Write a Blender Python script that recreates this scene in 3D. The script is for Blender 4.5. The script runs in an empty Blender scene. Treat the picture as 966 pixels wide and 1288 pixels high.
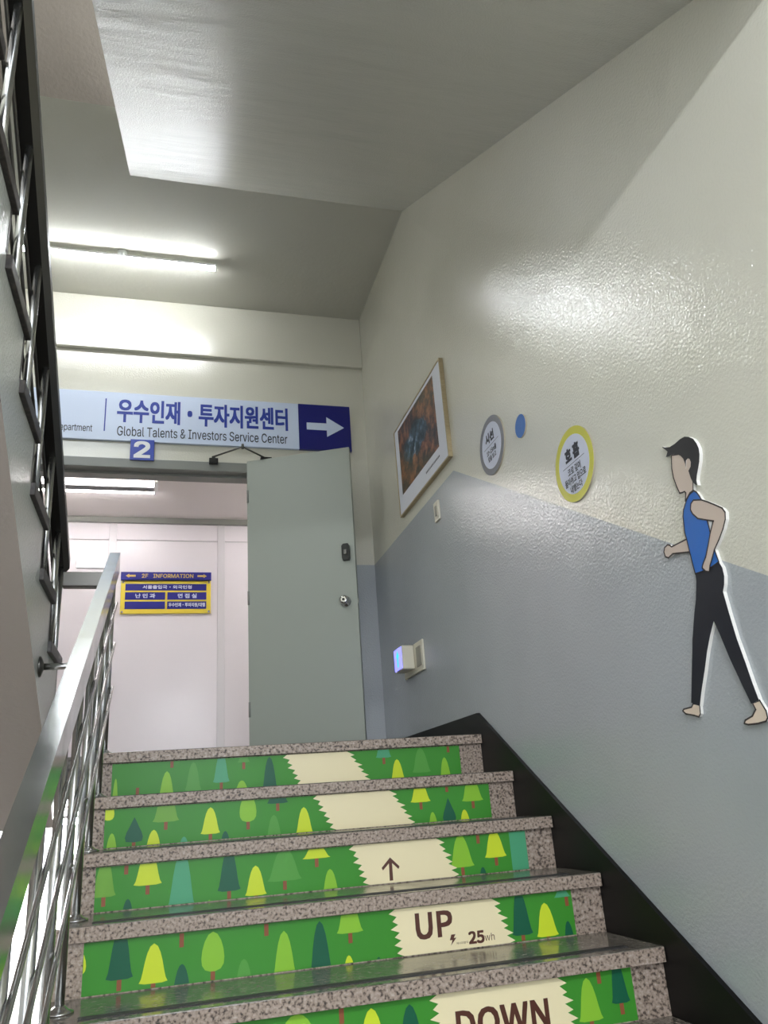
import bpy, bmesh, math
from mathutils import Vector, Matrix

# ------------------------------------------------------------------ view, camera, world
SC = bpy.context.scene
COL = SC.collection
SC.view_settings.view_transform = 'Standard'
SC.view_settings.look = 'None'
SC.view_settings.gamma = 1.0
SC.view_settings.use_curve_mapping = False
SC.view_settings.exposure = 1.0

F_PX, YAW, PITCH, ROLL = 989.2186, 0.28364, 0.35499, -0.07328
def make_camera():
    cy, sy, cp, sp = math.cos(YAW), math.sin(YAW), math.cos(PITCH), math.sin(PITCH)
    f = Vector((sy*cp, cy*cp, sp)); r0 = Vector((cy, -sy, 0)); u0 = r0.cross(f)
    r = math.cos(ROLL)*r0 + math.sin(ROLL)*u0
    u = -math.sin(ROLL)*r0 + math.cos(ROLL)*u0
    cd = bpy.data.cameras.new('camera'); cam = bpy.data.objects.new('camera', cd); COL.objects.link(cam)
    cd.sensor_fit = 'HORIZONTAL'; cd.sensor_width = 36.0; cd.lens = F_PX/966*36; cd.clip_start = 0.02
    m = Matrix((r, u, -f)).transposed().to_4x4()
    cam.matrix_world = m
    SC.camera = cam
make_camera()
W = bpy.data.worlds.new('world'); SC.world = W; W.use_nodes = True
W.node_tree.nodes['Background'].inputs[0].default_value = (0.86, 0.93, 1.0, 1)
W.node_tree.nodes['Background'].inputs[1].default_value = 2.6

TUBE_E = 36.0
TUBE_UP = 200.0
TUBE_DOWN = 480.0
CORR_E = 20.0

# ------------------------------------------------------------------ measures (metres, camera at the origin)
R, T = 0.17, 0.29292             # riser, tread
ZL, YL, YB = 0.26093, 3.35382, 5.00762   # landing height, top nosing, back wall
XW = 1.36469                     # right wall
XE = -0.275                      # open side of the flight
XL = -2.02                       # left wall
ZC = ZL + 3.23806                # landing ceiling
S = R/T
ZFL = ZL - 11*R                  # floor of the half landing the viewer stands on
YFL = YL - 10*T
YREAR = -1.75
YCW = 7.23                       # corridor wall
ZCC = ZL + 2.4                   # corridor ceiling
ZLOW = ZL - 20*R                 # floor of the storey below
TREES = {0:[[-0.175,-0.171,-0.096,0.022,"b","l",0],[0.016,-0.191,-0.08,0.066,"b","l",0],[0.117,-0.159,-0.051,0.063,"b","m",0],[0.226,-0.135,-0.017,0.065,"b","t",1],[0.307,-0.164,-0.132,0.049,"b","l",0],[0.419,-0.186,-0.047,0.066,"b","d",0],[0.034,-0.042,-0.007,0.007,"n","m",1],[-0.093,-0.143,-0.108,0.006,"n","m",1],[0.315,-0.063,-0.021,0.049,"b","m",1],[0.902,-0.076,0.015,0.067,"b","t",1],[0.959,-0.172,-0.085,0.063,"b","y",0],[1.066,-0.145,-0.044,0.082,"b","m",0],[1.172,-0.185,-0.088,0.056,"b","l",0],[1.193,-0.043,0.001,0.066,"b","d",1]],1:[[-0.178,-0.078,-0.018,0.038,"r","y",0],[-0.164,-0.19,-0.12,0.045,"b","l",0],[-0.091,-0.155,-0.073,0.06,"p","d",1],[0.015,-0.096,0.016,0.09,"b","o",1],[-0.025,-0.186,-0.119,0.058,"b","y",0],[0.078,-0.187,-0.149,0.039,"b","t",0],[0.169,-0.147,-0.058,0.068,"b","y",1],[0.221,-0.191,-0.141,0.041,"b","d",0],[0.302,-0.116,-0.018,0.061,"r","l",1],[0.41,-0.061,0.015,0.077,"b","d",1],[0.395,-0.189,-0.099,0.062,"b","m",0],[0.506,-0.174,-0.08,0.066,"b","y",0],[0.959,-0.093,-0.015,0.081,"b","y",1],[1.069,-0.037,-0.004,0.008,"n","m",1],[1.172,-0.103,-0.01,0.089,"b","l",1],[1.07,-0.174,-0.084,0.053,"p","d",0],[1.003,-0.177,-0.131,0.038,"b","l",0],[1.133,-0.178,-0.131,0.044,"b","y",0]],2:[[-0.164,-0.127,-0.016,0.07,"b","o",1],[-0.101,-0.043,0.001,0.006,"n","m",1],[-0.036,-0.105,-0.004,0.084,"b","y",1],[0.066,-0.181,-0.013,0.085,"b","t",0],[0.212,-0.144,-0.017,0.072,"b","d",1],[0.296,-0.164,-0.077,0.068,"b","y",1],[0.389,-0.13,-0.031,0.111,"b","m",1],[-0.093,-0.193,-0.138,0.041,"b","d",0],[0.151,-0.189,-0.163,0.019,"b","l",0],[0.495,-0.072,-0.03,0.093,"b","y",1],[0.538,-0.186,-0.107,0.059,"b","l",0],[0.999,-0.141,-0.037,0.088,"b","l",1],[1.065,-0.045,0.0,0.007,"n","m",1],[1.125,-0.12,-0.03,0.081,"b","y",1],[1.218,-0.192,-0.004,0.071,"q","t",0],[1.072,-0.184,-0.146,0.033,"b","d",0]],3:[[-0.202,-0.117,-0.057,0.04,"r","y",0],[-0.097,-0.138,-0.009,0.069,"b","d",1],[-0.01,-0.156,-0.061,0.074,"b","y",1],[0.064,-0.188,-0.118,0.053,"b","d",0],[0.062,-0.052,-0.012,0.005,"n","m",1],[0.146,-0.145,-0.048,0.062,"r","l",1],[0.23,-0.188,-0.124,0.052,"b","m",0],[0.342,-0.195,-0.066,0.072,"b","l",0],[0.445,-0.2,-0.051,0.07,"b","d",0],[0.293,-0.048,-0.014,0.006,"n","m",1],[0.533,-0.091,-0.004,0.078,"b","l",1],[0.526,-0.189,-0.147,0.037,"b","y",0],[0.613,-0.192,-0.16,0.025,"b","d",0],[1.067,-0.151,-0.023,0.068,"b","d",1],[1.149,-0.163,-0.07,0.073,"b","y",1],[1.22,-0.184,-0.127,0.038,"b","d",0],[1.226,-0.06,-0.02,0.008,"n","m",1],[1.213,-0.06,-0.035,0.057,"b","t",0]],4:[[0.329,-0.106,-0.042,0.118,"b","l",0],[0.439,-0.05,0.001,0.006,"n","m",1],[0.514,-0.147,-0.052,0.077,"b","y",0],[0.613,-0.169,-0.055,0.073,"b","d",0],[1.108,-0.153,-0.053,0.071,"b","l",1],[1.202,-0.123,-0.01,0.055,"b","d",1],[1.146,-0.045,-0.002,0.007,"n","m",1],[0.264,-0.123,-0.064,0.058,"b","m",0],[0.131,-0.121,-0.039,0.066,"b","d",1]]}
PATHS = {0: [0.491, 0.556, 0.744, 0.828], 1: [0.557, 0.626, 0.835, 0.915], 2: [0.622, 0.67, 0.912, 0.967], 3: [0.671, 0.69, 0.976, 1.022], 4: [0.688, 0.692, 1.023, 1.052]}
MAN = {'hair':[(1.758,0.903),(1.749,0.896),(1.727,0.887),(1.702,0.886),(1.677,0.888),(1.658,0.886),(1.641,0.877),(1.626,0.864),(1.617,0.846),(1.613,0.829),(1.615,0.813),(1.622,0.795),(1.632,0.78),(1.643,0.764),(1.649,0.752),(1.649,0.738),(1.656,0.742),(1.665,0.754),(1.669,0.766),(1.671,0.782),(1.672,0.79),(1.66,0.797),(1.655,0.808),(1.657,0.818),(1.663,0.823),(1.672,0.821),(1.68,0.801),(1.679,0.816),(1.682,0.831),(1.69,0.843),(1.701,0.852),(1.715,0.86),(1.728,0.863),(1.737,0.863),(1.752,0.867),(1.746,0.873),(1.74,0.879),(1.749,0.89),(1.757,0.898)],'head':[(1.728,0.862),(1.738,0.826),(1.739,0.798),(1.734,0.77),(1.727,0.747),(1.716,0.744),(1.706,0.743),(1.702,0.737),(1.711,0.717),(1.686,0.731),(1.671,0.732),(1.665,0.752),(1.663,0.766),(1.647,0.814),(1.662,0.826),(1.694,0.85)],'vest':[(1.668,0.73),(1.688,0.727),(1.704,0.718),(1.725,0.697),(1.733,0.68),(1.74,0.635),(1.738,0.614),(1.737,0.583),(1.735,0.542),(1.733,0.517),(1.703,0.515),(1.667,0.515),(1.634,0.52),(1.639,0.549),(1.641,0.599),(1.642,0.634),(1.646,0.65),(1.647,0.697),(1.652,0.709),(1.659,0.722)],'arm':[(1.676,0.706),(1.646,0.695),(1.622,0.679),(1.599,0.662),(1.577,0.645),(1.57,0.631),(1.575,0.614),(1.591,0.594),(1.613,0.574),(1.639,0.554),(1.656,0.534),(1.668,0.521),(1.676,0.506),(1.689,0.511),(1.7,0.524),(1.694,0.532),(1.677,0.547),(1.658,0.573),(1.642,0.598),(1.62,0.625),(1.618,0.625),(1.643,0.637),(1.675,0.653),(1.691,0.672),(1.696,0.686),(1.689,0.701)],'far':[(1.739,0.617),(1.809,0.618),(1.815,0.625),(1.824,0.629),(1.839,0.626),(1.847,0.615),(1.844,0.6),(1.832,0.593),(1.81,0.598),(1.737,0.58)],'gap':[(1.642,0.634),(1.62,0.625),(1.641,0.599)],'trousers':[(1.733,0.518),(1.703,0.515),(1.668,0.514),(1.634,0.52),(1.626,0.502),(1.626,0.48),(1.633,0.46),(1.643,0.444),(1.639,0.39),(1.632,0.323),(1.62,0.257),(1.613,0.212),(1.604,0.169),(1.633,0.164),(1.65,0.213),(1.673,0.282),(1.689,0.343),(1.701,0.382),(1.726,0.351),(1.752,0.313),(1.775,0.272),(1.808,0.218),(1.826,0.184),(1.859,0.197),(1.823,0.294),(1.799,0.358),(1.769,0.422),(1.752,0.453),(1.735,0.498)],'lf':[(1.852,0.194),(1.862,0.186),(1.897,0.185),(1.903,0.181),(1.892,0.172),(1.858,0.164),(1.84,0.158),(1.831,0.165),(1.827,0.187)],'rf':[(1.629,0.166),(1.623,0.15),(1.639,0.137),(1.667,0.13),(1.673,0.123),(1.66,0.119),(1.627,0.118),(1.598,0.12),(1.59,0.127),(1.59,0.143),(1.603,0.169)]}

# ------------------------------------------------------------------ materials
def lin(c):
    return tuple((x/255/12.92 if x/255 <= .04045 else ((x/255+.055)/1.055)**2.4) for x in c)
def rgba(c): return (*lin(c), 1)
MATS = {}
def mat(name, c, rough=.5, metal=0., spec=.5, bump=None, emit=0., ramp=None, coat=0., rvar=None, aniso=None):
    """bump = (scale, strength, distance, detail, stretch) ; ramp = (scale, detail, [(pos, rgb)...], stretch)"""
    m = bpy.data.materials.new(name); m.use_nodes = True
    nt = m.node_tree; b = nt.nodes['Principled BSDF']; N = nt.nodes.new; L = nt.links.new
    b.inputs['Base Color'].default_value = rgba(c)
    b.inputs['Roughness'].default_value = rough
    b.inputs['Metallic'].default_value = metal
    b.inputs['Specular IOR Level'].default_value = spec
    if coat: b.inputs['Coat Weight'].default_value = coat; b.inputs['Coat Roughness'].default_value = .08
    tc = N('ShaderNodeTexCoord')
    def noise(scale, detail, stretch, kind='ShaderNodeTexNoise'):
        mp = N('ShaderNodeMapping'); mp.inputs['Scale'].default_value = stretch or (1, 1, 1)
        n = N(kind); n.inputs['Scale'].default_value = scale
        if 'Detail' in n.inputs: n.inputs['Detail'].default_value = detail
        L(tc.outputs['Object'], mp.inputs['Vector']); L(mp.outputs['Vector'], n.inputs['Vector'])
        return n
    if ramp:
        n = noise(ramp[0], ramp[1], ramp[3] if len(ramp) > 3 else None)
        cr = N('ShaderNodeValToRGB'); els = cr.color_ramp.elements
        for i, (p, col) in enumerate(ramp[2]):
            e = els[i] if i < 2 else els.new(p)
            e.position = p; e.color = rgba(col)
        L(n.outputs[0], cr.inputs[0]); L(cr.outputs[0], b.inputs['Base Color'])
    if rvar:
        n = noise(rvar[0], 3, rvar[3] if len(rvar) > 3 else None); mr = N('ShaderNodeMapRange')
        mr.inputs['From Min'].default_value = .3; mr.inputs['From Max'].default_value = .7
        mr.inputs['To Min'].default_value = rvar[1]; mr.inputs['To Max'].default_value = rvar[2]
        L(n.outputs[0], mr.inputs[0]); L(mr.outputs[0], b.inputs['Roughness'])
    prev = None
    for bp in (bump or []):
        n = noise(bp[0], bp[3] if len(bp) > 3 else 2, bp[4] if len(bp) > 4 else None)
        bn = N('ShaderNodeBump'); bn.inputs['Strength'].default_value = bp[1]; bn.inputs['Distance'].default_value = bp[2]
        L(n.outputs[0], bn.inputs['Height'])
        if prev: L(prev.outputs[0], bn.inputs['Normal'])
        prev = bn
    if prev: L(prev.outputs[0], b.inputs['Normal'])
    if emit:
        b.inputs['Emission Color'].default_value = rgba(c); b.inputs['Emission Strength'].default_value = emit
    MATS[name] = m
    return m

PEEL = [(112, .40, .004, 2), (3.5, .03, .05, 2)]
CREAM = mat('cream_gloss_paint', (208, 205, 190), .08, spec=1.0, bump=PEEL, ramp=(1.2, 3, [(.3, (205, 202, 187)), (.7, (212, 209, 195))]))
GREY = mat('grey_gloss_paint', (168, 172, 175), .08, spec=1.0, bump=PEEL, ramp=(1.5, 3, [(.3, (164, 168, 171)), (.7, (172, 176, 179))]))
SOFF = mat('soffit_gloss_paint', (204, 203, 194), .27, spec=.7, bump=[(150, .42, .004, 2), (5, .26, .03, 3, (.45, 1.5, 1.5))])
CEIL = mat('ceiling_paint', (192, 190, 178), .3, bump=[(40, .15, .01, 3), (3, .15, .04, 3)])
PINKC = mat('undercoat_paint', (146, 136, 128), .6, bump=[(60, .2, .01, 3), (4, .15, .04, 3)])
WHITEW = mat('white_wall_paint', (226, 226, 222), .5, bump=[(60, .1, .01, 2)])
PANEL = mat('white_panel_sheet', (228, 223, 226), .24, spec=.35, bump=[(2.2, .05, .03, 2)])
PANELW = mat('white_strip', (214, 211, 213), .3)
CORRC = mat('corridor_ceiling_board', (226, 220, 217), .7)
SPECK = [(.30, (50, 42, 37)), (.39, (98, 84, 74)), (.46, (148, 131, 117)), (.6, (168, 151, 138)), (.74, (190, 176, 163))]
GRAN = mat('pink_granite_honed', (140, 122, 115), .45, ramp=(120, 4, SPECK), bump=[(150, .1, .004, 2)])
GRANP = mat('pink_granite_polished', (130, 116, 108), .14, ramp=(70, 5, [(.3, (66, 60, 54)), (.45, (104, 97, 88)), (.6, (124, 116, 107)), (.75, (146, 138, 128))]), rvar=(9, .10, .26))
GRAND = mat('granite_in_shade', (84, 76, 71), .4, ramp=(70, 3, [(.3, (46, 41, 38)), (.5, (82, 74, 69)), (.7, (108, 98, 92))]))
STRIP = mat('black_antislip_rubber', (38, 38, 38), .55, bump=[(300, .2, .003, 1)])
BLACK = mat('black_skirting_stone', (10, 9, 9), .4, spec=.25)
STEEL = mat('brushed_stainless', (190, 194, 193), .2, 1., rvar=(9, .15, .24))
STEELR = mat('stainless_tube', (184, 184, 182), .24, 1.)
STEELD = mat('stainless_dull', (104, 102, 98), .34, 1., rvar=(10, .28, .42))
DARKR = mat('rail_steel_dark_reflection', (50, 48, 45), .36, .8)  # steel coloured dark to stand for what the rail's underside reflects
GRANK = mat('granite_edge_in_shade', (46, 40, 37), .45, ramp=(70, 3, [(.3, (28, 25, 23)), (.5, (46, 40, 37)), (.7, (62, 55, 50))]))  # granite copy with the left flight's shade put into its colour
STRING = mat('stringer_grey_paint', (182, 184, 177), .24, bump=[(105, .6, .004, 3)])
TILE = mat('corridor_floor_tile', (196, 192, 186), .25)
DOORP = mat('door_green_grey_paint', (160, 165, 154), .36, bump=[(120, .06, .004, 2), (2, .06, .03, 2)])
FRAMEP = mat('door_frame_grey_paint', (134, 135, 129), .4)
CHROME = mat('chrome', (205, 205, 205), .12, 1.)
DARKM = mat('dark_metal', (48, 48, 46), .4, .6)
SIGNW = mat('sign_pale_blue_white', (205, 216, 236), .35)
SIGNN = mat('sign_navy', (26, 29, 112), .35)
SIGNB = mat('sign_blue_text', (43, 62, 152), .4)
BLUE2 = mat('plate_blue', (44, 66, 165), .3)
WHITE = mat('white_plastic', (232, 232, 232), .4)
INK = mat('dark_ink', (50, 52, 62), .5)
YEL = mat('sign_yellow', (226, 205, 70), .35)
GOLD = mat('sign_gold_letters', (205, 178, 92), .35)
NAVY2 = mat('info_navy', (34, 36, 130), .3)
LITEB = mat('pale_blue_letters', (212, 218, 240), .4)
CREAMP = mat('print_cream', (240, 226, 184), .32)
BROWN = mat('print_brown', (84, 44, 30), .4)
PG = {'g': (62, 140, 46), 'd': (26, 92, 66), 't': (80, 160, 118), 'y': (204, 221, 52), 'l': (138, 192, 56), 'm': (84, 154, 64), 'o': (112, 166, 60), 'k': (142, 84, 56)}
PRINT = {k: mat('print_'+n, PG[k], .34, spec=.3) for k, n in zip('gdtylmok', ('green', 'dark_green', 'teal', 'yellow', 'lime', 'mid_green', 'olive', 'trunk'))}
SKIN = mat('print_skin', (197, 180, 166), .4)
FOOT = mat('print_foot', (222, 204, 184), .4)
HAIR = mat('print_black', (28, 25, 27), .35)
VEST = mat('print_blue_vest', (30, 100, 182), .35)
TROU = mat('print_navy_black', (20, 23, 34), .35)
LINE = mat('print_outline', (52, 44, 42), .5)
DISCG = mat('disc_grey', (122, 122, 128), .4)
DISCY = mat('disc_yellow', (204, 200, 72), .4)
DISCB = mat('disc_blue', (50, 108, 184), .35)
DISCW = mat('disc_face', (206, 210, 226), .45)
BOARD = mat('board_edge', (226, 224, 218), .5)
EDGE = mat('disc_edge', (168, 160, 142), .5)
OAK = mat('frame_pale_wood', (166, 150, 116), .4, ramp=(30, 3, [(.3, (156, 140, 106)), (.7, (176, 160, 126))], (1, 8, 8)))
MATT = mat('mount_white', (214, 216, 224), .5)
IVORY = mat('ivory_plastic', (214, 208, 190), .4)
IVORYD = mat('ivory_plastic_dark', (150, 146, 132), .5)  # darker ivory tone for the switch rocker and socket face
TUBE = mat('tube_light', (246, 250, 255), .4, emit=TUBE_E)
TUBEU = mat('tube_light_upper', (240, 246, 255), .4, emit=TUBE_UP)
TUBED = mat('tube_light_lower', (246, 250, 255), .4, emit=TUBE_DOWN)
TUBEC = mat('tube_light_corridor', (255, 250, 250), .4, emit=CORR_E)
GLOWW = mat('glowing_strip_white', (250, 250, 252), .4, emit=.7)
DIMG = mat('lamp_gap_grey', (128, 128, 128), .6)
GLOWB = mat('night_light_blue', (120, 120, 255), .4, emit=1.1)
GLOWC = mat('night_light_cyan', (30, 160, 255), .4, emit=1.1)

# autumn photograph print: forest noise with a pale blue stream valley in the middle
def photo_mat():
    m = bpy.data.materials.new('autumn_photograph'); m.use_nodes = True
    nt = m.node_tree; b = nt.nodes['Principled BSDF']; N = nt.nodes.new; L = nt.links.new
    tc = N('ShaderNodeTexCoord')
    n1 = N('ShaderNodeTexNoise'); n1.inputs['Scale'].default_value = 13; n1.inputs['Detail'].default_value = 8; n1.inputs['Roughness'].default_value = .68
    cr = N('ShaderNodeValToRGB'); E = cr.color_ramp.elements
    E[0].position = .33; E[0].color = rgba((26, 28, 24)); E[1].position = .46; E[1].color = rgba((76, 62, 44))
    for p, c in ((.54, (128, 82, 48)), (.62, (160, 106, 66)), (.75, (186, 140, 100))):
        e = E.new(p); e.color = rgba(c)
    n2 = N('ShaderNodeTexNoise'); n2.inputs['Scale'].default_value = 15; n2.inputs['Detail'].default_value = 7; n2.inputs['Roughness'].default_value = .65
    cr2 = N('ShaderNodeValToRGB'); E = cr2.color_ramp.elements
    E[0].position = .38; E[0].color = rgba((34, 48, 40)); E[1].position = .5; E[1].color = rgba((66, 86, 92))
    for p, c in ((.58, (92, 116, 134)), (.66, (176, 188, 202))):
        e = E.new(p); e.color = rgba(c)
    mp = N('ShaderNodeMapping'); mp.inputs['Rotation'].default_value = (math.radians(22), 0, 0); mp.inputs['Scale'].default_value = (0, 2.6, 6.0)
    ln = N('ShaderNodeVectorMath'); ln.operation = 'LENGTH'
    ad = N('ShaderNodeMath'); ad.operation = 'ADD'
    st = N('ShaderNodeMapRange'); st.inputs['From Min'].default_value = 1.12; st.inputs['From Max'].default_value = 1.04
    mx = N('ShaderNodeMix'); mx.data_type = 'RGBA'
    L(tc.outputs['Object'], n1.inputs['Vector']); L(tc.outputs['Object'], n2.inputs['Vector'])
    L(tc.outputs['Object'], mp.inputs['Vector']); L(mp.outputs[0], ln.inputs[0])
    L(ln.outputs['Value'], ad.inputs[0]); L(n2.outputs[0], ad.inputs[1]); L(ad.outputs[0], st.inputs[0])
    L(n1.outputs[0], cr.inputs[0]); L(n2.outputs[0], cr2.inputs[0])
    L(st.outputs[0], mx.inputs[0]); L(cr.outputs[0], mx.inputs[6]); L(cr2.outputs[0], mx.inputs[7])
    L(mx.outputs[2], b.inputs['Base Color']); b.inputs['Roughness'].default_value = .3
    return m
PHOTO = photo_mat()

# ------------------------------------------------------------------ mesh helpers
class MB:
    """collects world-space faces, each with a material; build() links them as one mesh object"""
    def __init__(s): s.v, s.f, s.mi, s.ms, s.sm = [], [], [], [], []
    def _m(s, m):
        if m not in s.ms: s.ms.append(m)
        return s.ms.index(m)
    def face(s, pts, m):
        i = len(s.v); s.v += [tuple(p) for p in pts]; s.f.append(list(range(i, i+len(pts)))); s.mi.append(s._m(m)); s.sm.append(False)
        return s
    def add(s, verts, faces, m, smooth=False):
        i = len(s.v); s.v += [tuple(p) for p in verts]
        for fc in faces: s.f.append([i+k for k in fc]); s.mi.append(s._m(m)); s.sm.append(smooth)
        return s
    def box(s, x0, x1, y0, y1, z0, z1, m, bev=0.):
        if bev:
            bm = bmesh.new(); bmesh.ops.create_cube(bm, size=1)
            for v in bm.verts: v.co = Vector(((x0+x1)/2+v.co.x*(x1-x0), (y0+y1)/2+v.co.y*(y1-y0), (z0+z1)/2+v.co.z*(z1-z0)))
            bmesh.ops.bevel(bm, geom=bm.edges[:], offset=bev, segments=2, profile=.5, affect='EDGES')
            bm.verts.index_update()
            s.add([v.co.copy() for v in bm.verts], [[v.index for v in f.verts] for f in bm.faces], m); bm.free(); return s
        v = [(x, y, z) for x in (x0, x1) for y in (y0, y1) for z in (z0, z1)]
        return s.add(v, [(0, 1, 3, 2), (4, 6, 7, 5), (0, 4, 5, 1), (2, 3, 7, 6), (0, 2, 6, 4), (1, 5, 7, 3)], m)
    def prism(s, poly, to3, d0, d1, m, mside=None):
        """poly in a plane, to3(u, v, d) gives the point; caps at depth d0 and d1"""
        n = len(poly); v = [to3(u, w, d0) for u, w in poly] + [to3(u, w, d1) for u, w in poly]
        s.add(v, [list(range(n))], m); s.add(v, [list(range(2*n-1, n-1, -1))], mside or m)
        s.add(v, [[i, n+i, n+(i+1) % n, (i+1) % n] for i in range(n)], mside or m)
        return s
    def px(s, poly, x0, x1, m, mside=None):   # polygon in the YZ plane pulled along X
        return s.prism(poly, lambda u, w, d: (d, u, w), x0, x1, m, mside)
    def tube(s, p, q, r, m, seg=12, cap=True, dome=False):
        p, q = Vector(p), Vector(q); d = (q-p).normalized()
        a = d.orthogonal().normalized(); b = d.cross(a)
        rings = [(p, r), (q, r)]
        if dome: rings = [(p-d*r*.6, r*.45), (p-d*r*.3, r*.85), (p, r), (q, r), (q+d*r*.3, r*.85), (q+d*r*.6, r*.45)]
        V = []
        for c, rr in rings: V += [c + a*rr*math.cos(2*math.pi*k/seg) + b*rr*math.sin(2*math.pi*k/seg) for k in range(seg)]
        F = [[j*seg+k, j*seg+(k+1) % seg, (j+1)*seg+(k+1) % seg, (j+1)*seg+k] for j in range(len(rings)-1) for k in range(seg)]
        s.add(V, F, m, True)
        if cap: s.face(V[:seg][::-1], m); s.face(V[-seg:], m)
        return s
    def lathe(s, p, axis, prof, m, seg=20):
        """prof = [(distance along axis, radius)]"""
        p = Vector(p); d = Vector(axis).normalized(); a = d.orthogonal().normalized(); b = d.cross(a); V = []
        for h, r in prof: V += [p + d*h + a*r*math.cos(2*math.pi*k/seg) + b*r*math.sin(2*math.pi*k/seg) for k in range(seg)]
        F = [[j*seg+k, j*seg+(k+1) % seg, (j+1)*seg+(k+1) % seg, (j+1)*seg+k] for j in range(len(prof)-1) for k in range(seg)]
        s.add(V, F, m, True); s.face(V[:seg][::-1], m); s.face(V[-seg:], m)
        return s
    def build(s, name, parent=None, origin=None, recalc=True):
        o3 = Vector(origin) if origin is not None else (world_loc(parent) if parent else Vector((0, 0, 0)))
        me = bpy.data.meshes.new(name)
        me.from_pydata([tuple(Vector(v)-o3) for v in s.v], [], s.f)
        for m in s.ms: me.materials.append(m)
        for p, mi, sm in zip(me.polygons, s.mi, s.sm): p.material_index = mi; p.use_smooth = sm
        if recalc:
            bm = bmesh.new(); bm.from_mesh(me); bmesh.ops.remove_doubles(bm, verts=bm.verts, dist=1e-5)
            bmesh.ops.recalc_face_normals(bm, faces=bm.faces); bm.to_mesh(me); bm.free()
        ob = bpy.data.objects.new(name, me); COL.objects.link(ob)
        ob.location = o3 - (world_loc(parent) if parent else Vector((0, 0, 0)))
        if parent: ob.parent = parent
        return ob
def world_loc(o):
    v = Vector(o.location)
    while o.parent: o = o.parent; v += Vector(o.location)
    return v
def tag(o, label=None, cat=None, group=None, kind=None):
    for k, v in (('label', label), ('category', cat), ('group', group), ('kind', kind)):
        if v: o[k] = v
    return o
def thing(name, loc, label=None, cat=None, group=None, kind=None):
    o = bpy.data.objects.new(name, None); COL.objects.link(o); o.location = loc; o.empty_display_size = .1
    return tag(o, label, cat, group, kind)
def struct(name, mb, label=None): return tag(mb.build(name), label, None, None, 'structure')

def load_font(fn):
    import os
    try:
        return bpy.data.fonts.load(os.path.join(bpy.utils.resource_path('LOCAL'), 'datafiles', 'fonts', fn))   # Blender's own faces
    except Exception:
        return None
FONT, FONTK = load_font('Inter.woff2'), load_font('Noto Sans CJK Regular.woff2')
def text_polys(body, face=None):
    """flat triangulated text: (vertices 2D, faces)"""
    cu = bpy.data.curves.new('lettering', 'FONT'); cu.body = body; cu.size = 1; cu.resolution_u = 3
    f = face or FONTK if face or any(ord(ch) > 0x2fff for ch in body) else FONT
    if f: cu.font = f
    ob = bpy.data.objects.new('lettering', cu); COL.objects.link(ob)
    dg = bpy.context.evaluated_depsgraph_get(); me = ob.evaluated_get(dg).to_mesh()
    V = [(v.co.x, v.co.y) for v in me.vertices]; Fs = [list(p.vertices) for p in me.polygons]
    ob.evaluated_get(dg).to_mesh_clear(); bpy.data.objects.remove(ob); bpy.data.curves.remove(cu)
    return V, Fs
def put_text(mb, body, rect, to3, m, bold=0., face=None):
    """fits the glyphs' outline box to rect = (u0, u1, v0, v1); u1 None keeps the aspect"""
    V, Fs = text_polys(body, face)
    if not V: return
    x0, x1 = min(v[0] for v in V), max(v[0] for v in V); y0, y1 = min(v[1] for v in V), max(v[1] for v in V)
    u0, u1, w0, w1 = rect
    sy = (w1-w0)/(y1-y0); sx = sy if u1 is None else (u1-u0)/(x1-x0)
    b = bold*(w1-w0)/max(.3, y1-y0)*.8     # heavier strokes: shifted copies, each a hair further out
    for i, (du, dw) in enumerate([(0, 0)] if not bold else [(0, 0), (b, b), (-b, b), (b, -b), (-b, -b), (b, 0), (-b, 0), (0, b), (0, -b)]):
        mb.add([to3(u0+(x-x0)*sx+du, w0+(y-y0)*sy+dw, -.00004*i) for x, y in V], Fs, m)
FRONT = lambda y: (lambda u, w, d=0.: (u, y+d, w))          # a plane facing the stairs
SIDE = lambda x: (lambda u, w, d=0.: (x+d, u, w))           # a plane on the right wall, u = y

# ------------------------------------------------------------------ the setting
ZP = ZL + 1.27992; YK = YL + .03233        # paint line, its knee
zpf = ZP - S*(YK-YFL)
mb = MB()
pl = [(YB+.2, ZP), (YK, ZP), (YFL, zpf), (YREAR, zpf)]
mb.px([(YB+.2, ZC+.3)] + pl + [(YREAR, ZC+.3)], XW, XW+.12, CREAM)
mb.px([(YB+.2, ZLOW)] + pl + [(YREAR, ZLOW)], XW, XW+.12, GREY)
struct('wall_right', mb)

# back wall: cream over grey, with the wide doorway; white on the storey below
DX0, DX1, DZ = -.98, .535, 2.235
mb = MB()
mb.box(DX1, XW, YB, YB+.17, ZP, ZC+.2, CREAM); mb.box(DX1, XW, YB, YB+.17, ZL, ZP, GREY)
mb.box(XL, DX0, YB, YB+.17, ZP, ZC+.2, CREAM); mb.box(XL, DX0, YB, YB+.17, ZL, ZP, GREY)
mb.box(DX0, DX1, YB, YB+.17, DZ, ZC+.2, CREAM)
mb.box(XL, XW, YB, YB+.17, ZLOW, ZL, WHITEW)
struct('wall_back', mb)
mb = MB(); mb.box(XL-.12, XL, YREAR, YB+.17, ZL-.05, ZC+.3, CREAM); mb.box(XL-.12, XL, YREAR, YB+.17, ZLOW, ZL-.05, WHITEW); struct('wall_left', mb)
WX0, WX1, WZ0, WZ1 = -1.5, .95, -.65, 1.62     # window opening added behind the viewer to let in fill daylight
mb = MB(); mb.box(XL-.12, XW+.12, YREAR-.12, YREAR, WZ1, ZC+.3, CREAM); mb.box(XL-.12, XW+.12, YREAR-.12, YREAR, ZLOW, WZ0, GREY)
mb.box(XL-.12, WX0, YREAR-.12, YREAR, WZ0, WZ1, GREY); mb.box(WX1, XW+.12, YREAR-.12, YREAR, WZ0, WZ1, GREY); struct('wall_front', mb)
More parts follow.
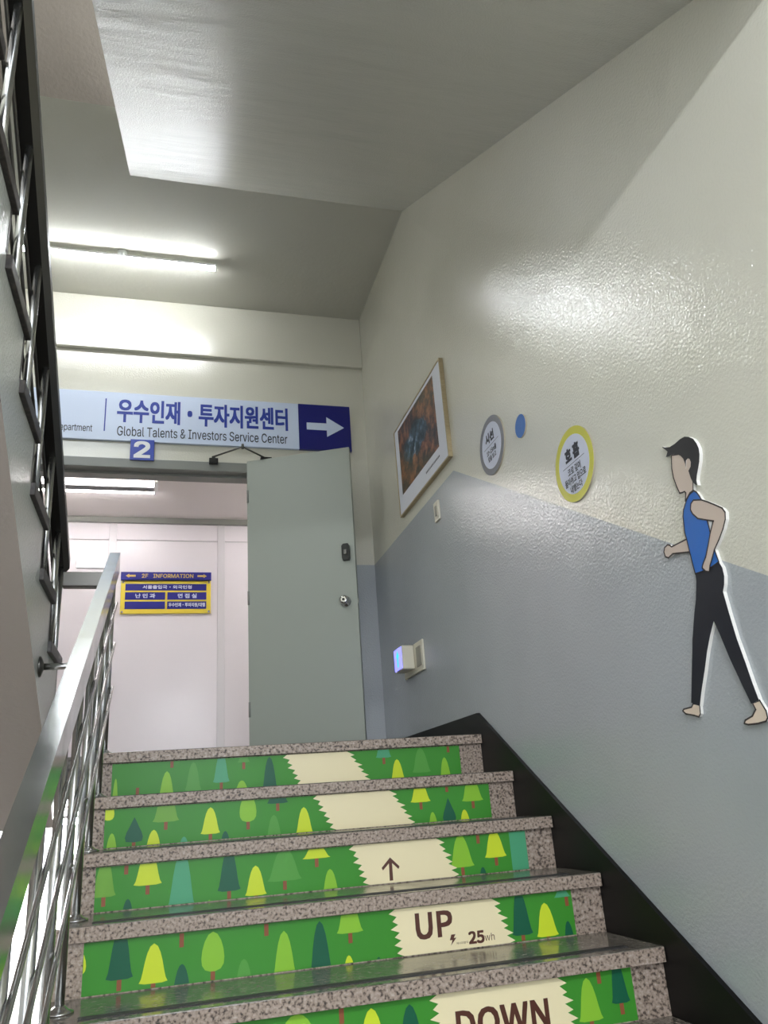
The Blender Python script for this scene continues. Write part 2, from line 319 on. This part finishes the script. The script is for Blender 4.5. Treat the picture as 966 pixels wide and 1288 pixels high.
mb = MB(); a, b = YREAR-.1, YREAR-.04
mb.box(WX0, WX1, a, b, WZ0, WZ0+.05, FRAMEP); mb.box(WX0, WX1, a, b, WZ1-.05, WZ1, FRAMEP)
for x in (WX0, (WX0+WX1)/2-.025, WX1-.05): mb.box(x, x+.05, a, b, WZ0+.05, WZ1-.05, FRAMEP)
struct('fill_window_1', mb)
pd = bpy.data.lights.new('fill_window_portal', 'AREA'); pd.shape = 'RECTANGLE'; pd.size = WX1-WX0; pd.size_y = WZ1-WZ0; pd.cycles.is_portal = True
po = bpy.data.objects.new('fill_window_portal', pd); COL.objects.link(po); po.location = ((WX0+WX1)/2, YREAR-.11, (WZ0+WZ1)/2); po.rotation_euler = (math.radians(90), 0, 0)

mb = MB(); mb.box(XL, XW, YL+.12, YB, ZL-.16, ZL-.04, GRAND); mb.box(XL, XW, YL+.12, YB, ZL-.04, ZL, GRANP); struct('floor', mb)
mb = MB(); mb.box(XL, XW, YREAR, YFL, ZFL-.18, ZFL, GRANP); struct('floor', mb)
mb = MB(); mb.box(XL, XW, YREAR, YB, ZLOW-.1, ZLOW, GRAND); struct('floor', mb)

YS, YSL = 3.776, 3.306
mb = MB()
mb.px([(YS, ZC), (YB, ZC), (YB, ZC+.16), (YS, ZC+.16)], -.275, XW, CEIL)
mb.px([(YSL, ZC), (YB, ZC), (YB, ZC+.16), (YSL, ZC+.16)], XL, -.275, CEIL)
struct('ceiling', mb)
# underside of the flight above this one, and of the half landing behind the viewer
ZM = ZL + 10*R
yz = lambda z: YS - (ZC-z)/S
mb = MB()
mb.px([(YS, ZC), (YS, ZC+.2), (yz(1.80)-.3, 2.03), (yz(1.78), 1.78)], -.275, XW, SOFF)
struct('ceiling_slope', mb)
mb = MB()
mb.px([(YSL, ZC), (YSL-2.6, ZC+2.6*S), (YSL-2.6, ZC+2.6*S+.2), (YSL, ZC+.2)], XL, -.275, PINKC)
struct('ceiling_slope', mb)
struct('ceiling', MB().box(-.275, XW, yz(1.78)-.22, yz(1.78), 1.78, 2.0, SOFF))
struct('ceiling', MB().box(-.37, XW, YREAR, yz(1.78)-.2205, 1.88, 2.0, CEIL)); struct('ceiling', MB().box(XL, -.371, YREAR, .40, 1.78, 1.96, CEIL))

struct('trim_1', MB().box(XL, XW, YB-.035, YB, 3.075, ZC, CREAM, .006))     # shallow beam over the doorway
# black skirting: level along the landing, then down with the flight
zk = ZL+.0931
mb = MB()
mb.px([(YB, zk), (YK, zk), (YFL-.1, zk-S*(YK-YFL+.1)), (YFL-.1, zk-S*(YK-YFL+.1)-.5), (YK, ZL-.45), (YB, ZL-.06)], XW-.015, XW, BLACK)
struct('baseboard_right', mb)
struct('baseboard_back', MB().box(DX1+.06, XW-.016, YB-.014, YB, ZL, zk, BLACK))
# door frame
mb = MB()
mb.box(DX0-.0, DX1-.0045, YB-.02, YB+.19, DZ-.045, DZ+.022, FRAMEP, .004)
mb.box(DX0, DX0+.05, YB-.02, YB+.19, ZL, DZ-.046, FRAMEP, .004); mb.box(DX1-.004, DX1+.04, YB-.02, YB+.19, ZL, DZ+.022, FRAMEP, .004)
mb.box(DX0+.05, DX1-.004, YB+.055, YB+.09, DZ-.062, DZ-.046, FRAMEP)
struct('trim_2', mb)

# corridor beyond the doorway
mb = MB(); mb.box(-3, 3, YB+.17, YCW, ZL-.12, ZL, TILE); struct('floor', mb)
mb = MB(); mb.box(-3, 3, YB+.17, YCW+.1, ZCC, ZCC+.1, CORRC); struct('ceiling', mb)
mb = MB(); mb.box(-3.1, -3, YB+.17, YCW+.1, ZL, ZCC, WHITEW); mb.box(3, 3.1, YB+.17, YCW+.1, ZL, ZCC, WHITEW)
mb.box(-3, XL, YB+.05, YB+.17, ZL, ZCC, WHITEW); mb.box(XW, 3, YB+.05, YB+.17, ZL, ZCC, WHITEW); struct('wall_corridor_end', mb)
wc = struct('wall_corridor', MB().box(-3, 3, YCW+.012, YCW+.1, ZL, ZCC, PANELW))
SX = [-.50+.977*k for k in range(-2, 4)]
edges = [-2.98] + SX + [2.98]
for a, b in zip(edges[:-1], edges[1:]):
    MB().box(a+.03, b-.03, YCW, YCW+.012, ZL+.08, 2.434, PANEL, .002).build('panel', wc)
    MB().box(a+.03, b-.03, YCW, YCW+.012, 2.446, ZCC-.055, PANEL, .002).build('panel', wc)
for x in SX: MB().box(x-.034, x+.034, YCW-.006, YCW+.011, ZL+.08, ZCC-.055, PANELW, .003).build('joint_strip', wc)
struct('trim_3', MB().box(-3, 3, YCW-.03, YCW+.011, ZCC-.055, ZCC, FRAMEP, .004))
struct('trim_4', MB().box(-3, 3, YCW-.008, YCW+.011, ZL, ZL+.08, GRAND, .003))

# ------------------------------------------------------------------ the flight of stairs with the printed risers
SHAPE = {'b': [(-.5, .03), (-.43, .13), (-.37, .32), (-.31, .55), (-.23, .77), (-.13, .93), (0, 1), (.13, .93), (.23, .77), (.31, .55), (.37, .32), (.43, .13), (.5, .03), (.3, 0), (-.3, 0)],
 'r': [(-.12, 0), (-.34, .05), (-.47, .17), (-.5, .34), (-.46, .55), (-.36, .76), (-.2, .93), (0, 1), (.2, .93), (.36, .76), (.46, .55), (.5, .34), (.47, .17), (.34, .05), (.12, 0)],
 'p': [(-.44, .04), (-.5, .2), (-.42, .4), (-.26, .62), (-.1, .86), (0, 1), (.1, .86), (.26, .62), (.42, .4), (.5, .2), (.44, .04), (0, 0)],
 'q': [(-.5, 0), (-.5, 1), (.5, 1), (.5, 0)]}
def clip(poly, r):
    for ax, lim, sg in ((0, r[0], 1), (0, r[1], -1), (1, r[2], 1), (1, r[3], -1)):
        out = []
        for i, p in enumerate(poly):
            q = poly[i-1]; a, b = sg*(p[ax]-lim), sg*(q[ax]-lim)
            if (a >= 0) != (b >= 0):
                t = b/(b-a); out.append((q[0]+(p[0]-q[0])*t, q[1]+(p[1]-q[1])*t))
            if a >= 0: out.append(p)
        poly = out
        if len(poly) < 3: return []
    return poly
st = thing('staircase', (.55, YFL, ZFL), 'granite staircase up to the landing with green forest prints on its risers', 'stairs')
body = [(YL+.12, ZL-.16)]
y, z = YL+.12, ZL-.041
body.append((y, z))
for n in range(0, 11):
    body.append((YL-n*T+.04, ZL-n*R-.041)); body.append((YL-n*T+.04, max(ZFL-.1, ZL-(n+1)*R-.041)))
body.append((YFL+.45, ZFL-.1))
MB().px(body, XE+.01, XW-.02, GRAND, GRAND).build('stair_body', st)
def zig(xt, xb, amp, n=6):
    pts = []
    for i in range(n):
        v0 = i/n; x0 = xt+(xb-xt)*v0; x1 = xt+(xb-xt)*(i+.55)/n
        k = (1., .7, 1.15, .8, 1.05, .9)[i % 6]
        pts += [(x0, v0), (x1+amp*k, v0+(.55 if amp < 0 else .75)/n)]
    return pts + [(xb, 1.)]
for n in range(0, 11):
    y, z = YL-n*T, ZL-n*R
    back = y+.12 if n == 0 else y+T+.045
    xe = XW-.016
    if n < 11:
        tr = MB().box(XE, xe, y, back, z-.04, z, GRANP, .0035)
        # honed front edge
        tr.box(XE+.002, xe-.002, y-.0008, y+.004, z-.0385, z-.002, GRAN)
        tr.build('tread', st)
        MB().box(XE+.1, xe-.085, y+.045, y+.075, z, z+.0022, STRIP).build('antislip_strip', st)
    MB().box(XE, xe, y+.02, y+.041, z-R, z-.0405, GRAN).build('riser', st)
    if n > 6: continue
    x0, x1, v0, v1 = -.19, 1.245, -R+.003, -.0425
    ys = y+.02
    sk = MB().box(x0, x1, ys-.0012, ys-.0001, z+v0, z+v1, PRINT['g']).build('riser_sticker', st)
    rect = (x0+.001, x1-.001, v0+.001, v1-.001)
    for k, (cx, zb, zt, w, kind, c, trk) in enumerate(TREES.get(n, TREES[0] if n > 4 else [])):
        P = FRONT(ys-.0016-.00004*k); m = MB()
        if trk:
            q = clip([(cx-.006, zb-.026), (cx-.006, zb+.008), (cx+.006, zb+.008), (cx+.006, zb-.026)], rect)
            if q: m.face([P(u, z+v, .00002) for u, v in q], PRINT['k'])
        q = [] if kind == 'n' else clip([(cx+u*w, zb+v*(zt-zb)) for u, v in SHAPE[kind]], rect)
        if q: m.face([P(u, z+v) for u, v in q], PRINT[c])
        if m.v: m.build('tree_print', sk, recalc=False)
    lt, lb, rt, rb = PATHS.get(n, (.69, .69, 1.04, 1.07))
    hz = v1-v0
    lft = [(x, v1-t*hz) for x, t in zig(lt, lb, -.022)]; rgt = [(x, v1-t*hz) for x, t in zig(rt, rb, .024)]
    P = FRONT(ys-.003)
    m = MB(); m.face([P(u, z+v) for u, v in lft + rgt[::-1]], CREAMP); m.build('path_print', sk, recalc=False)
    m = MB(); P = FRONT(ys-.0034)
    if n == 2:
        a = [(.744, -.089), (.713, -.119), (.717, -.127), (.739, -.107), (.738, -.16), (.750, -.16), (.750, -.107), (.771, -.127), (.775, -.119)]
        m.face([P(u, z+v) for u, v in a], BROWN)
    if n == 3:
        put_text(m, 'UP', (.732, .843, z-.128, z-.062), P, BROWN, .014, FONTK)
        m.build('lettering', sk, recalc=False); m = MB()
        m.face([P(u, z+v) for u, v in [(.851, -.126), (.838, -.126), (.832, -.1405), (.8405, -.1405), (.834, -.155), (.853, -.1355), (.845, -.1355)]], BROWN)
        m.build('bolt_mark', sk, recalc=False); m = MB()
        put_text(m, '에너지절약', (.852, .889, z-.154, z-.1475), P, BROWN)
        put_text(m, '25', (.893, .940, z-.156, z-.125), P, BROWN, .02, FONTK)
        put_text(m, 'wh', (.942, .974, z-.1535, z-.134), P, BROWN)
    if n == 4: put_text(m, 'DOWN', (.734, .987, z-.150, z-.0865), P, BROWN, .014, FONTK)
    if m.v: m.build('lettering', sk, recalc=False)

# the flight on the left that climbs back over the viewer, and the one below it
lf = thing('staircase', (-1.2, 3.466, ZL), 'dark grey flight on the left climbing over the viewer, seen from below', 'stairs')
LY = lambda k: 3.466-(k-1)*T
XS = -.39
zs = lambda y: .03+.59*(3.354-y)
poly = [(3.66, ZL-.15), (3.44, ZL-.15), (3.40, zs(3.40)), (.402, zs(.402)), (.402, ZL+10*R-.041)]
for k in range(10, 0, -1):
    poly += [(LY(k)-.02, ZL+k*R-.041), (LY(k)-.02, ZL+(k-1)*R-.041)]
poly += [(3.66, ZL-.041)]
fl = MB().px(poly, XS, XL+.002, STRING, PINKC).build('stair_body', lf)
for k in range(1, 11):
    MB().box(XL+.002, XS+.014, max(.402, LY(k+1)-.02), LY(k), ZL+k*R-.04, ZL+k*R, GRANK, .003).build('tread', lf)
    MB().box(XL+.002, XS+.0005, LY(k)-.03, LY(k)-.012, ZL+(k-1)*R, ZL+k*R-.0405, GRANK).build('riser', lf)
lw = thing('staircase', (-1.2, 1.8, ZLOW), 'granite flight below on the left going down from the half landing', 'stairs')
poly = [(.43, ZFL-.2), (3.4, ZLOW), (.43+9*T, ZLOW)]
poly = [(.43, ZFL-.25)] + [(.43+9*T-.05, ZLOW)]
for k in range(9, -1, -1): poly += [(.43+k*T+.0, ZFL-(k)*R-R)] if k == 9 else [(.43+(k+1)*T, ZFL-(k+1)*R), (.43+k*T, ZFL-(k+1)*R)]
poly = [(.43, ZFL-.25), (.43, ZFL-R)]
for k in range(0, 9): poly += [(.43+(k+1)*T, ZFL-(k+1)*R), (.43+(k+1)*T, ZFL-(k+2)*R)]
poly = [p for i, p in enumerate(poly) if i == 0 or p != poly[i-1]] + [(.43+9*T-.3, ZLOW)]
poly = [(y, max(z, ZLOW)) for y, z in poly]
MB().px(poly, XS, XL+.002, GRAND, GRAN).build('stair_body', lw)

# ------------------------------------------------------------------ railings
rz = lambda y: -.833+.5618*y                    # top of the right handrail
HR = thing('stair_railing', (-.226, YL, ZL), 'bright stainless railing along the open side of the printed stairs', 'railing')
YE = 3.46
MB().px([(YE, rz(YE)), (YE, rz(YE)-.092), (.45, rz(.45)-.092), (.45, rz(.45))], -.2475, -.2045, STEEL).build('handrail', HR)
def post(parent, x, y, z0, z1, m, r=.0125):
    p = MB().tube((x, y, z0+.003), (x, y, z1), r, m).build('post', parent)
    MB().lathe((x, y, z0), (0, 0, 1), [(0, .034), (.004, .034), (.009, .022), (.016, r+.002), (.018, r)], m, 16).build('base_flange', p)
for n in range(0, 10):
    y = YL-n*T+(.07 if n == 0 else .15); post(HR, -.226, y, ZL-n*R, rz(y)-.085, STEELR, .0115)
OFF = (.215, .385, .565)
for o in OFF:
    MB().tube((-.208, 3.42, rz(3.42)-o), (-.208, .55, rz(.55)-o), .0058, STEELR, dome=True).build('rail_tube', HR)
MB().box(-.40, -.2476, 3.185, 3.23, .882, .942, STEELD, .004).build('link_bar', HR)
b = MB().tube((XS+.001, 2.72, .487), (-.2476, 2.72, .487), .011, STEELR).build('wall_bracket', HR)
MB().lathe((XS, 2.72, .487), (1, 0, 0), [(0, .034), (.005, .034), (.01, .02), (.014, .013)], STEELD, 16).build('base_flange', b)

lz = lambda y: 3.105-.64*y
LR = thing('stair_railing', (-.415, 3.235, ZL+R), 'dull steel railing of the left flight, seen edge on from below', 'railing')
sec = [(-.385, 0), (-.385, -.042), (-.404, -.066), (-.447, -.066), (-.447, 0)]
m = MB(); A = [(x, 3.26, lz(3.26)+d) for x, d in sec]; B = [(x, .6, lz(.6)+d) for x, d in sec]; n5 = len(sec)
m.face(A, DARKR); m.face(B[::-1], DARKR)
for i in range(n5): m.face([A[i], A[(i+1) % n5], B[(i+1) % n5], B[i]], STEELD if i == 1 else DARKR)  # lighter chamfer and darker faces: reflections put into the steel colours
m.build('handrail', LR)
for k in range(1, 10):
    y = LY(k)-.09
    if k == 1: post(LR, -.415, 3.235, ZL+R, lz(3.235)-.06, STEELR, .0115)
    else: post(LR, -.415, y, ZL+k*R, lz(y)-.06, STEELR, .0115)
for o in (.15, .27, .39):
    MB().tube((-.4325, 3.16, lz(3.16)-o), (-.4325, .75, lz(.75)-o), .0055, STEELD, dome=True).build('rail_tube', LR)

# ------------------------------------------------------------------ tube lamps
def batten(x0, x1, y, zc, m, label, drop=.07):
    t = thing('tube_light', ((x0+x1)/2, y, zc), label, 'lamp')
    xm = (x0+x1)/2
    MB().lathe((xm, y, zc), (0, 0, -1), [(0, .03), (.03, .03), (.04, .026), (.05, .02)], WHITE, 18).build('ceiling_rose', t)
    MB().box(x0, x1, y-.018, y+.018, zc-drop+.008, zc-drop+.026, WHITE, .003).build('housing', t)
    MB().tube((x0+.008, y, zc-drop), (x1-.008, y, zc-drop), .0165, m, 16).build('tube', t)
    for x, s in ((x0, 1), (x1, -1)): MB().tube((x, y, zc-drop), (x+s*.008, y, zc-drop), .0172, WHITE, 16).build('end_cap', t)
    return t
batten(-.948, .256, 4.47, ZC, TUBE, 'lit white tube light on the landing ceiling above the blue and white sign', .054)
batten(-.2, 1.0, -.75, 1.88, TUBEU, 'white tube light under the half landing behind the viewer', .08)
batten(-1.3, -.1, 4.45, ZL-.16, TUBED, 'white tube light under the landing slab, in the storey below')
t = thing('ceiling_light', (-.78, 6.39, ZCC), 'twin white tube light on the corridor ceiling beyond the doorway', 'lamp')
MB().box(-1.4, -.105, 6.30, 6.50, ZCC-.022, ZCC, WHITE, .004).build('housing', t)
MB().box(-1.38, -.13, 6.335, 6.435, ZCC-.055, ZCC-.0225, DIMG, .004).build('gap_ridge', t)  # grey ridge added so the gap between the tubes stays dark
for y in (6.30, 6.47): MB().tube((-1.37, y, ZCC-.042), (-.135, y, ZCC-.042), .015, TUBEC, 14).build('tube', t)
for x in (-1.385, -.128): MB().box(x-.006, x+.006, 6.27, 6.50, ZCC-.062, ZCC-.021, WHITE, .003).build('lamp_holder', t)
t = thing('ceiling_light', (1.6, 6.39, ZCC), 'twin white tube light on the corridor ceiling hidden behind the door leaf', 'lamp')
MB().box(.95, 2.25, 6.24, 6.54, ZCC-.022, ZCC, WHITE, .004).build('housing', t)
for y in (6.30, 6.47): MB().tube((.98, y, ZCC-.042), (2.22, y, ZCC-.042), .015, TUBEC, 14).build('tube', t)

# ------------------------------------------------------------------ the open door leaf
HX, HY = .505, YB-.035; EX, EY = 1.150, 4.665
dv = Vector((EX-HX, EY-HY, 0)); DW = dv.length; dv.normalize(); nv = Vector((dv.y, -dv.x, 0))   # nv faces the stairs
if nv.y > 0: nv = -nv
D = thing('door_1', (HX, HY, ZL), 'grey green steel door leaf standing open on the landing', None, None, 'structure')
def dp(u, w, d=0.):  return Vector((HX, HY, 0)) + dv*u + nv*d + Vector((0, 0, w))
m = MB(); m.prism([(0, ZL+.01), (DW, ZL+.01), (DW, 2.255), (0, 2.255)], dp, .018, -.018, DOORP); m.build('leaf', D)
k = MB().lathe(dp(DW-.075, 1.20, .018), nv, [(0, .034), (.006, .034), (.01, .016), (.03, .014), (.038, .024), (.05, .030), (.062, .028), (.068, .016)], CHROME).build('knob', D)
MB().lathe(dp(DW-.075, 1.20, .086), nv, [(-.001, .009), (.003, .008)], DARKM, 12).build('keyhole', k)
m = MB(); m.prism([(DW-.075, 1.465), (DW-.035, 1.465), (DW-.03, 1.48), (DW-.03, 1.56), (DW-.037, 1.573), (DW-.07, 1.573), (DW-.08, 1.56), (DW-.08, 1.48)], dp, .018, .045, DARKM); lk = m.build('night_latch', D)
m = MB(); m.prism([(DW-.064, 1.50), (DW-.046, 1.50), (DW-.046, 1.53), (DW-.064, 1.53)], dp, .044, .055, STEELD); m.build('thumb_turn', lk)
m = MB(); m.prism([(DW-.001, 1.185), (DW+.004, 1.185), (DW+.004, 1.215), (DW-.001, 1.215)], dp, .008, -.008, CHROME); m.build('latch_bolt', D)
for z in (.55, 1.25, 1.95): MB().tube((HX-.004, HY-.019, z), (HX-.004, HY-.019, z+.09), .007, FRAMEP, 10).build('hinge', D)
cl = MB().box(.245, .305, YB-.06, YB-.02, DZ+.0, DZ+.035, DARKM, .004)
cl.tube((.275, YB-.045, DZ+.03), (.275, YB-.045, DZ+.05), .012, DARKM, 10)
ca = cl.build('door_closer', D)
MB().tube((.275, YB-.05, DZ+.047), (.455, YB-.20, DZ+.06), .006, STEELD, 8).build('closer_arm', ca)
MB().tube((.455, YB-.20, DZ+.06), tuple(dp(.13, 2.262, .02)), .006, STEELD, 8).tube((.455, YB-.20, DZ+.045), (.455, YB-.20, DZ+.078), .009, STEELD, 10).build('closer_arm', ca)
MB().box(.585, .66, YB-.115, YB-.06, 2.2555, 2.268, DARKM, .002).build('closer_shoe', ca)

# ------------------------------------------------------------------ signs
yf = YB-.024
sg = thing('direction_sign', (.1, YB, 2.38), 'long pale sign board with Korean lettering and a navy arrow panel over the doorway', 'sign')
MB().box(-1.75, .868, yf, YB, 2.382, 2.742, SIGNW, .002).build('board', sg)
ap = MB().box(.8685, 1.247, yf-.002, YB, 2.382, 2.742, SIGNN, .002).build('arrow_panel', sg)
m = MB(); P = FRONT(yf-.003)
m.face([P(u, v) for u, v in [(.925, 2.538), (1.07, 2.538), (1.07, 2.487), (1.198, 2.566), (1.07, 2.645), (1.07, 2.594), (.925, 2.594)]], SIGNW); m.build('arrow', ap, recalc=False)
m = MB(); P = FRONT(yf-.001)
put_text(m, '우수인재·투자지원센터', (-.358, .787, 2.522, 2.692), P, SIGNB, .010)
m.face([P(-.440, 2.445), P(-.432, 2.445), P(-.432, 2.69), P(-.440, 2.69)], SIGNB); m.build('lettering', sg, recalc=False)
m = MB(); put_text(m, 'Global Talents & Investors Service Center', (-.355, .783, 2.417, 2.489), P, INK, .004)
put_text(m, 'Department', (-.74, -.512, 2.424, 2.488), P, INK, .004); m.build('lettering', sg, recalc=False)

tp = thing('floor_number_plate', (-.19, YB-.02, 2.24), 'small blue plate with a white 2 below the long sign', 'sign')
MB().box(-.266, -.113, YB-.034, YB-.0245, 2.241, 2.392, BLUE2, .002).build('plate', tp)
m = MB(); put_text(m, '2', (-.238, -.143, 2.262, 2.374), FRONT(YB-.0352), WHITE, .03); m.build('numeral', tp, recalc=False)
MB().box(-.22, -.16, YB-.0245, YB-.0, 2.26, 2.375, WHITE).build('mount', tp)

y = YCW-.0
ig = thing('information_sign', (-.01, y, 1.74), 'yellow framed navy information board on the corridor wall', 'sign')
hb = MB().box(-.412, .385, y-.045, y, 2.052, 2.126, NAVY2, .003).build('header', ig)
m = MB(); P = FRONT(y-.0462)
ar = lambda x, s: [(x, 2.089), (x+s*.03, 2.108), (x+s*.03, 2.098), (x+s*.085, 2.098), (x+s*.085, 2.08), (x+s*.03, 2.08), (x+s*.03, 2.07)]
m.face([P(u, v) for u, v in ar(-.370, 1)], GOLD); m.face([P(u, v) for u, v in ar(.345, -1)], GOLD)
put_text(m, '2F', (-.23, -.178, 2.071, 2.107), P, GOLD, .02); put_text(m, 'INFORMATION', (-.13, .222, 2.071, 2.107), P, GOLD, .02); m.build('lettering', hb, recalc=False)
MB().box(-.408, .383, y-.02, y, 1.745, 2.05, YEL, .003).build('board', ig)
def row(x0, x1, z0, z1, txt, r):
    q = MB().box(x0, x1, y-.023, y-.019, z0, z1, NAVY2, .001).build('name_strip', ig)
    if txt:
        m = MB(); put_text(m, txt, (r[0], r[1], z0+.016, z1-.014), FRONT(y-.0238), LITEB, .012); m.build('lettering', q, recalc=False)
row(-.37, .343, 1.958, 2.02, '서울출입국·외국인청', (-.22, .21))
row(-.37, -.022, 1.872, 1.942, '난 민 과', (-.28, -.11)); row(-.004, .343, 1.872, 1.942, '면 접 실', (.09, .255))
row(-.37, -.022, 1.786, 1.856, None, None); row(-.004, .343, 1.786, 1.856, '우수인재·투자지원/대행', (.01, .33))
for x in (-.39, .365):
    for z in (2.035, 1.76): MB().lathe((x, y-.02, z), (0, -1, 0), [(0, .011), (.008, .011), (.012, .006)], CHROME, 12).build('standoff_screw', ig)

wp = thing('glowing_strip', (-.676, YCW, 2.17), 'slim glowing white strip in the corridor behind the handrail end', 'lamp')
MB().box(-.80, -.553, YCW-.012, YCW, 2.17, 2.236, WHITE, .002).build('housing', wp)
MB().box(-.797, -.556, YCW-.022, YCW-.0122, 2.173, 2.233, GLOWW, .002).build('glowing_face', wp)  # bright white strip, its brightness set by emission

# ------------------------------------------------------------------ things on the right wall
fr = thing('picture_frame', (XW, 3.81, 1.63), 'pale wood framed autumn forest photograph hanging on the right wall', 'picture')
y0, y1, z0, z1, fw = 3.372, 4.265, 1.612, 2.182, .009
m = MB()
m.box(XW-.022, XW, y0, y1, z0, z0+fw, OAK); m.box(XW-.022, XW, y0, y1, z1-fw, z1, OAK)
m.box(XW-.022, XW, y0, y0+fw, z0+fw, z1-fw, OAK); m.box(XW-.022, XW, y1-fw, y1, z0+fw, z1-fw, OAK); m.build('frame', fr)
mt = MB().box(XW-.0185, XW-.003, y0+fw, y1-fw, z0+fw, z1-fw, MATT).build('mount', fr)
MB().box(XW-.0195, XW-.0183, 3.502, 4.182, 1.728, 2.15, PHOTO).build('photograph', fr, origin=(XW-.019, 3.87, 1.945))
m = MB()
for i in range(14): m.face([SIDE(XW-.0192)(u, v) for u, v in [(3.74-i*.017, 1.672), (3.729-i*.017, 1.672), (3.729-i*.017, 1.684), (3.74-i*.017, 1.684)]], INK)
m.build('caption', mt, recalc=False)

def disc(name, y, z, ro, ri, rim, face, label):
    t = thing(name, (XW, y, z), label, 'wall sign')
    n = 48; circ = lambda r: [(y+r*math.cos(2*math.pi*k/n), z+r*math.sin(2*math.pi*k/n)) for k in range(n)]
    MB().px(circ(ro), XW-.007, XW, rim, EDGE).build('board', t)
    if ri: MB().px(circ(ri), XW-.0076, XW-.0069, face).build('face', t)
    return t
# left on the wall is the larger y: text runs towards smaller y
P = lambda u, w, d=0.: (XW-.0082+d, -u, w)
d = disc('breathing_tip_disc', 2.894, 1.447, .1335, .105, DISCG, DISCW, 'round grey rimmed tip sign left of the small blue disc')
m = MB()
put_text(m, '시선', (-2.947, -2.858, 1.467, 1.512), P, INK, .022)
m.face([P(-2.975, 1.4505), P(-2.975, 1.4525), P(-2.812, 1.4525), P(-2.812, 1.4505)], INK)
put_text(m, '10~15m를', (-2.95, -2.845, 1.412, 1.437), P, INK, .009); put_text(m, '앞을 보고', (-2.942, -2.855, 1.382, 1.407), P, INK, .009)
m.build('lettering', d, recalc=False)
d = disc('blue_disc', 2.602, 1.394, .0485, None, DISCB, None, 'small plain blue disc between the grey and yellow round signs')
d = disc('breathing_tip_disc', 2.248, 1.068, .1345, .106, DISCY, DISCW, 'round yellow rimmed tip sign right of the small blue disc')
m = MB()
put_text(m, '호 흡', (-2.295, -2.198, 1.085, 1.135), P, INK, .024)
m.face([P(-2.325, 1.0725), P(-2.325, 1.0745), P(-2.17, 1.0745), P(-2.17, 1.0725)], INK)
put_text(m, '코로 깊이', (-2.294, -2.204, 1.036, 1.064), P, INK, .009)
put_text(m, '들이쉬고 입으로', (-2.324, -2.176, 1.003, 1.031), P, INK, .009)
put_text(m, '내뱉는다', (-2.293, -2.21, .972, .998), P, INK, .009)
m.build('lettering', d, recalc=False)

wk = thing('wall_cutout_figure', (XW, 1.70, .12), 'flat board cutout of a walking man in blue vest and black trousers', 'wall figure')
def cut(name, pts, m, x0, x1, outline=True, width=.0042):
    o = MB().px(pts, x1, x0, m, BOARD).build(name, wk)
    if outline:
        r = MB(); n = len(pts)
        for i in range(n):
            a, b = Vector((0, *pts[i])), Vector((0, *pts[(i+1) % n])); e = (b-a)
            if e.length < 1e-6: continue
            s = Vector((0, -e.z, e.y)).normalized()*width/2; e = e.normalized()*width*.4
            r.face([Vector((x1-.0004, 0, 0))+p for p in (a-s-e, b-s+e, b+s+e, a+s-e)], LINE)
        r.build('outline', o, recalc=False)
    return o
XB = XW
cut('far_arm', MAN['far'], SKIN, XB, XW-.0095); cut('gap_backing', MAN['gap'], WHITE, XB, XW-.0092, False)
cut('foot', MAN['lf'], FOOT, XB, XW-.0095); cut('foot', MAN['rf'], FOOT, XB, XW-.0095)
cut('head', MAN['head'], SKIN, XB, XW-.0095)
cut('vest', MAN['vest'], VEST, XB, XW-.0102); cut('trousers', MAN['trousers'], TROU, XB, XW-.0106, False)
cut('near_arm', MAN['arm'], SKIN, XB, XW-.0112); cut('hair', MAN['hair'], HAIR, XB, XW-.0104, False)

sw = thing('wall_switch', (XW, 3.662, 1.37), 'small ivory wall switch plate below the framed photograph', 'switch')
MB().box(XW-.012, XW, 3.627, 3.698, 1.372, 1.48, IVORY, .003).build('plate', sw)
MB().box(XW-.016, XW-.011, 3.650, 3.675, 1.40, 1.455, IVORYD, .002).build('rocker', sw)
ol = thing('wall_outlet', (XW, 4.24, .66), 'ivory socket plate low on the grey wall near the door', 'socket')
MB().box(XW-.012, XW, 4.09, 4.46, .672, .838, IVORY, .003).build('plate', ol)
MB().box(XW-.016, XW-.0115, 4.115, 4.20, .70, .81, IVORYD, .002).build('socket_face', ol)
nl = thing('night_light', (XW-.05, 4.34, .70), 'plug-in night light glowing blue on the ivory socket plate', 'lamp')
MB().box(XW-.085, XW-.0122, 4.24, 4.40, .70, .835, IVORY, .008).build('body', nl)
sc = MB().box(XW-.088, XW-.0845, 4.247, 4.393, .707, .828, GLOWB, .001).build('glowing_screen', nl)
m = MB(); m.face([(XW-.0886, 4.32+u, .768+v) for u, v in [(0, .05), (.03, .01), (.012, .01), (.012, -.045), (-.012, -.045), (-.012, .01), (-.03, .01)]], GLOWC); m.build('arrow', sc, recalc=False)
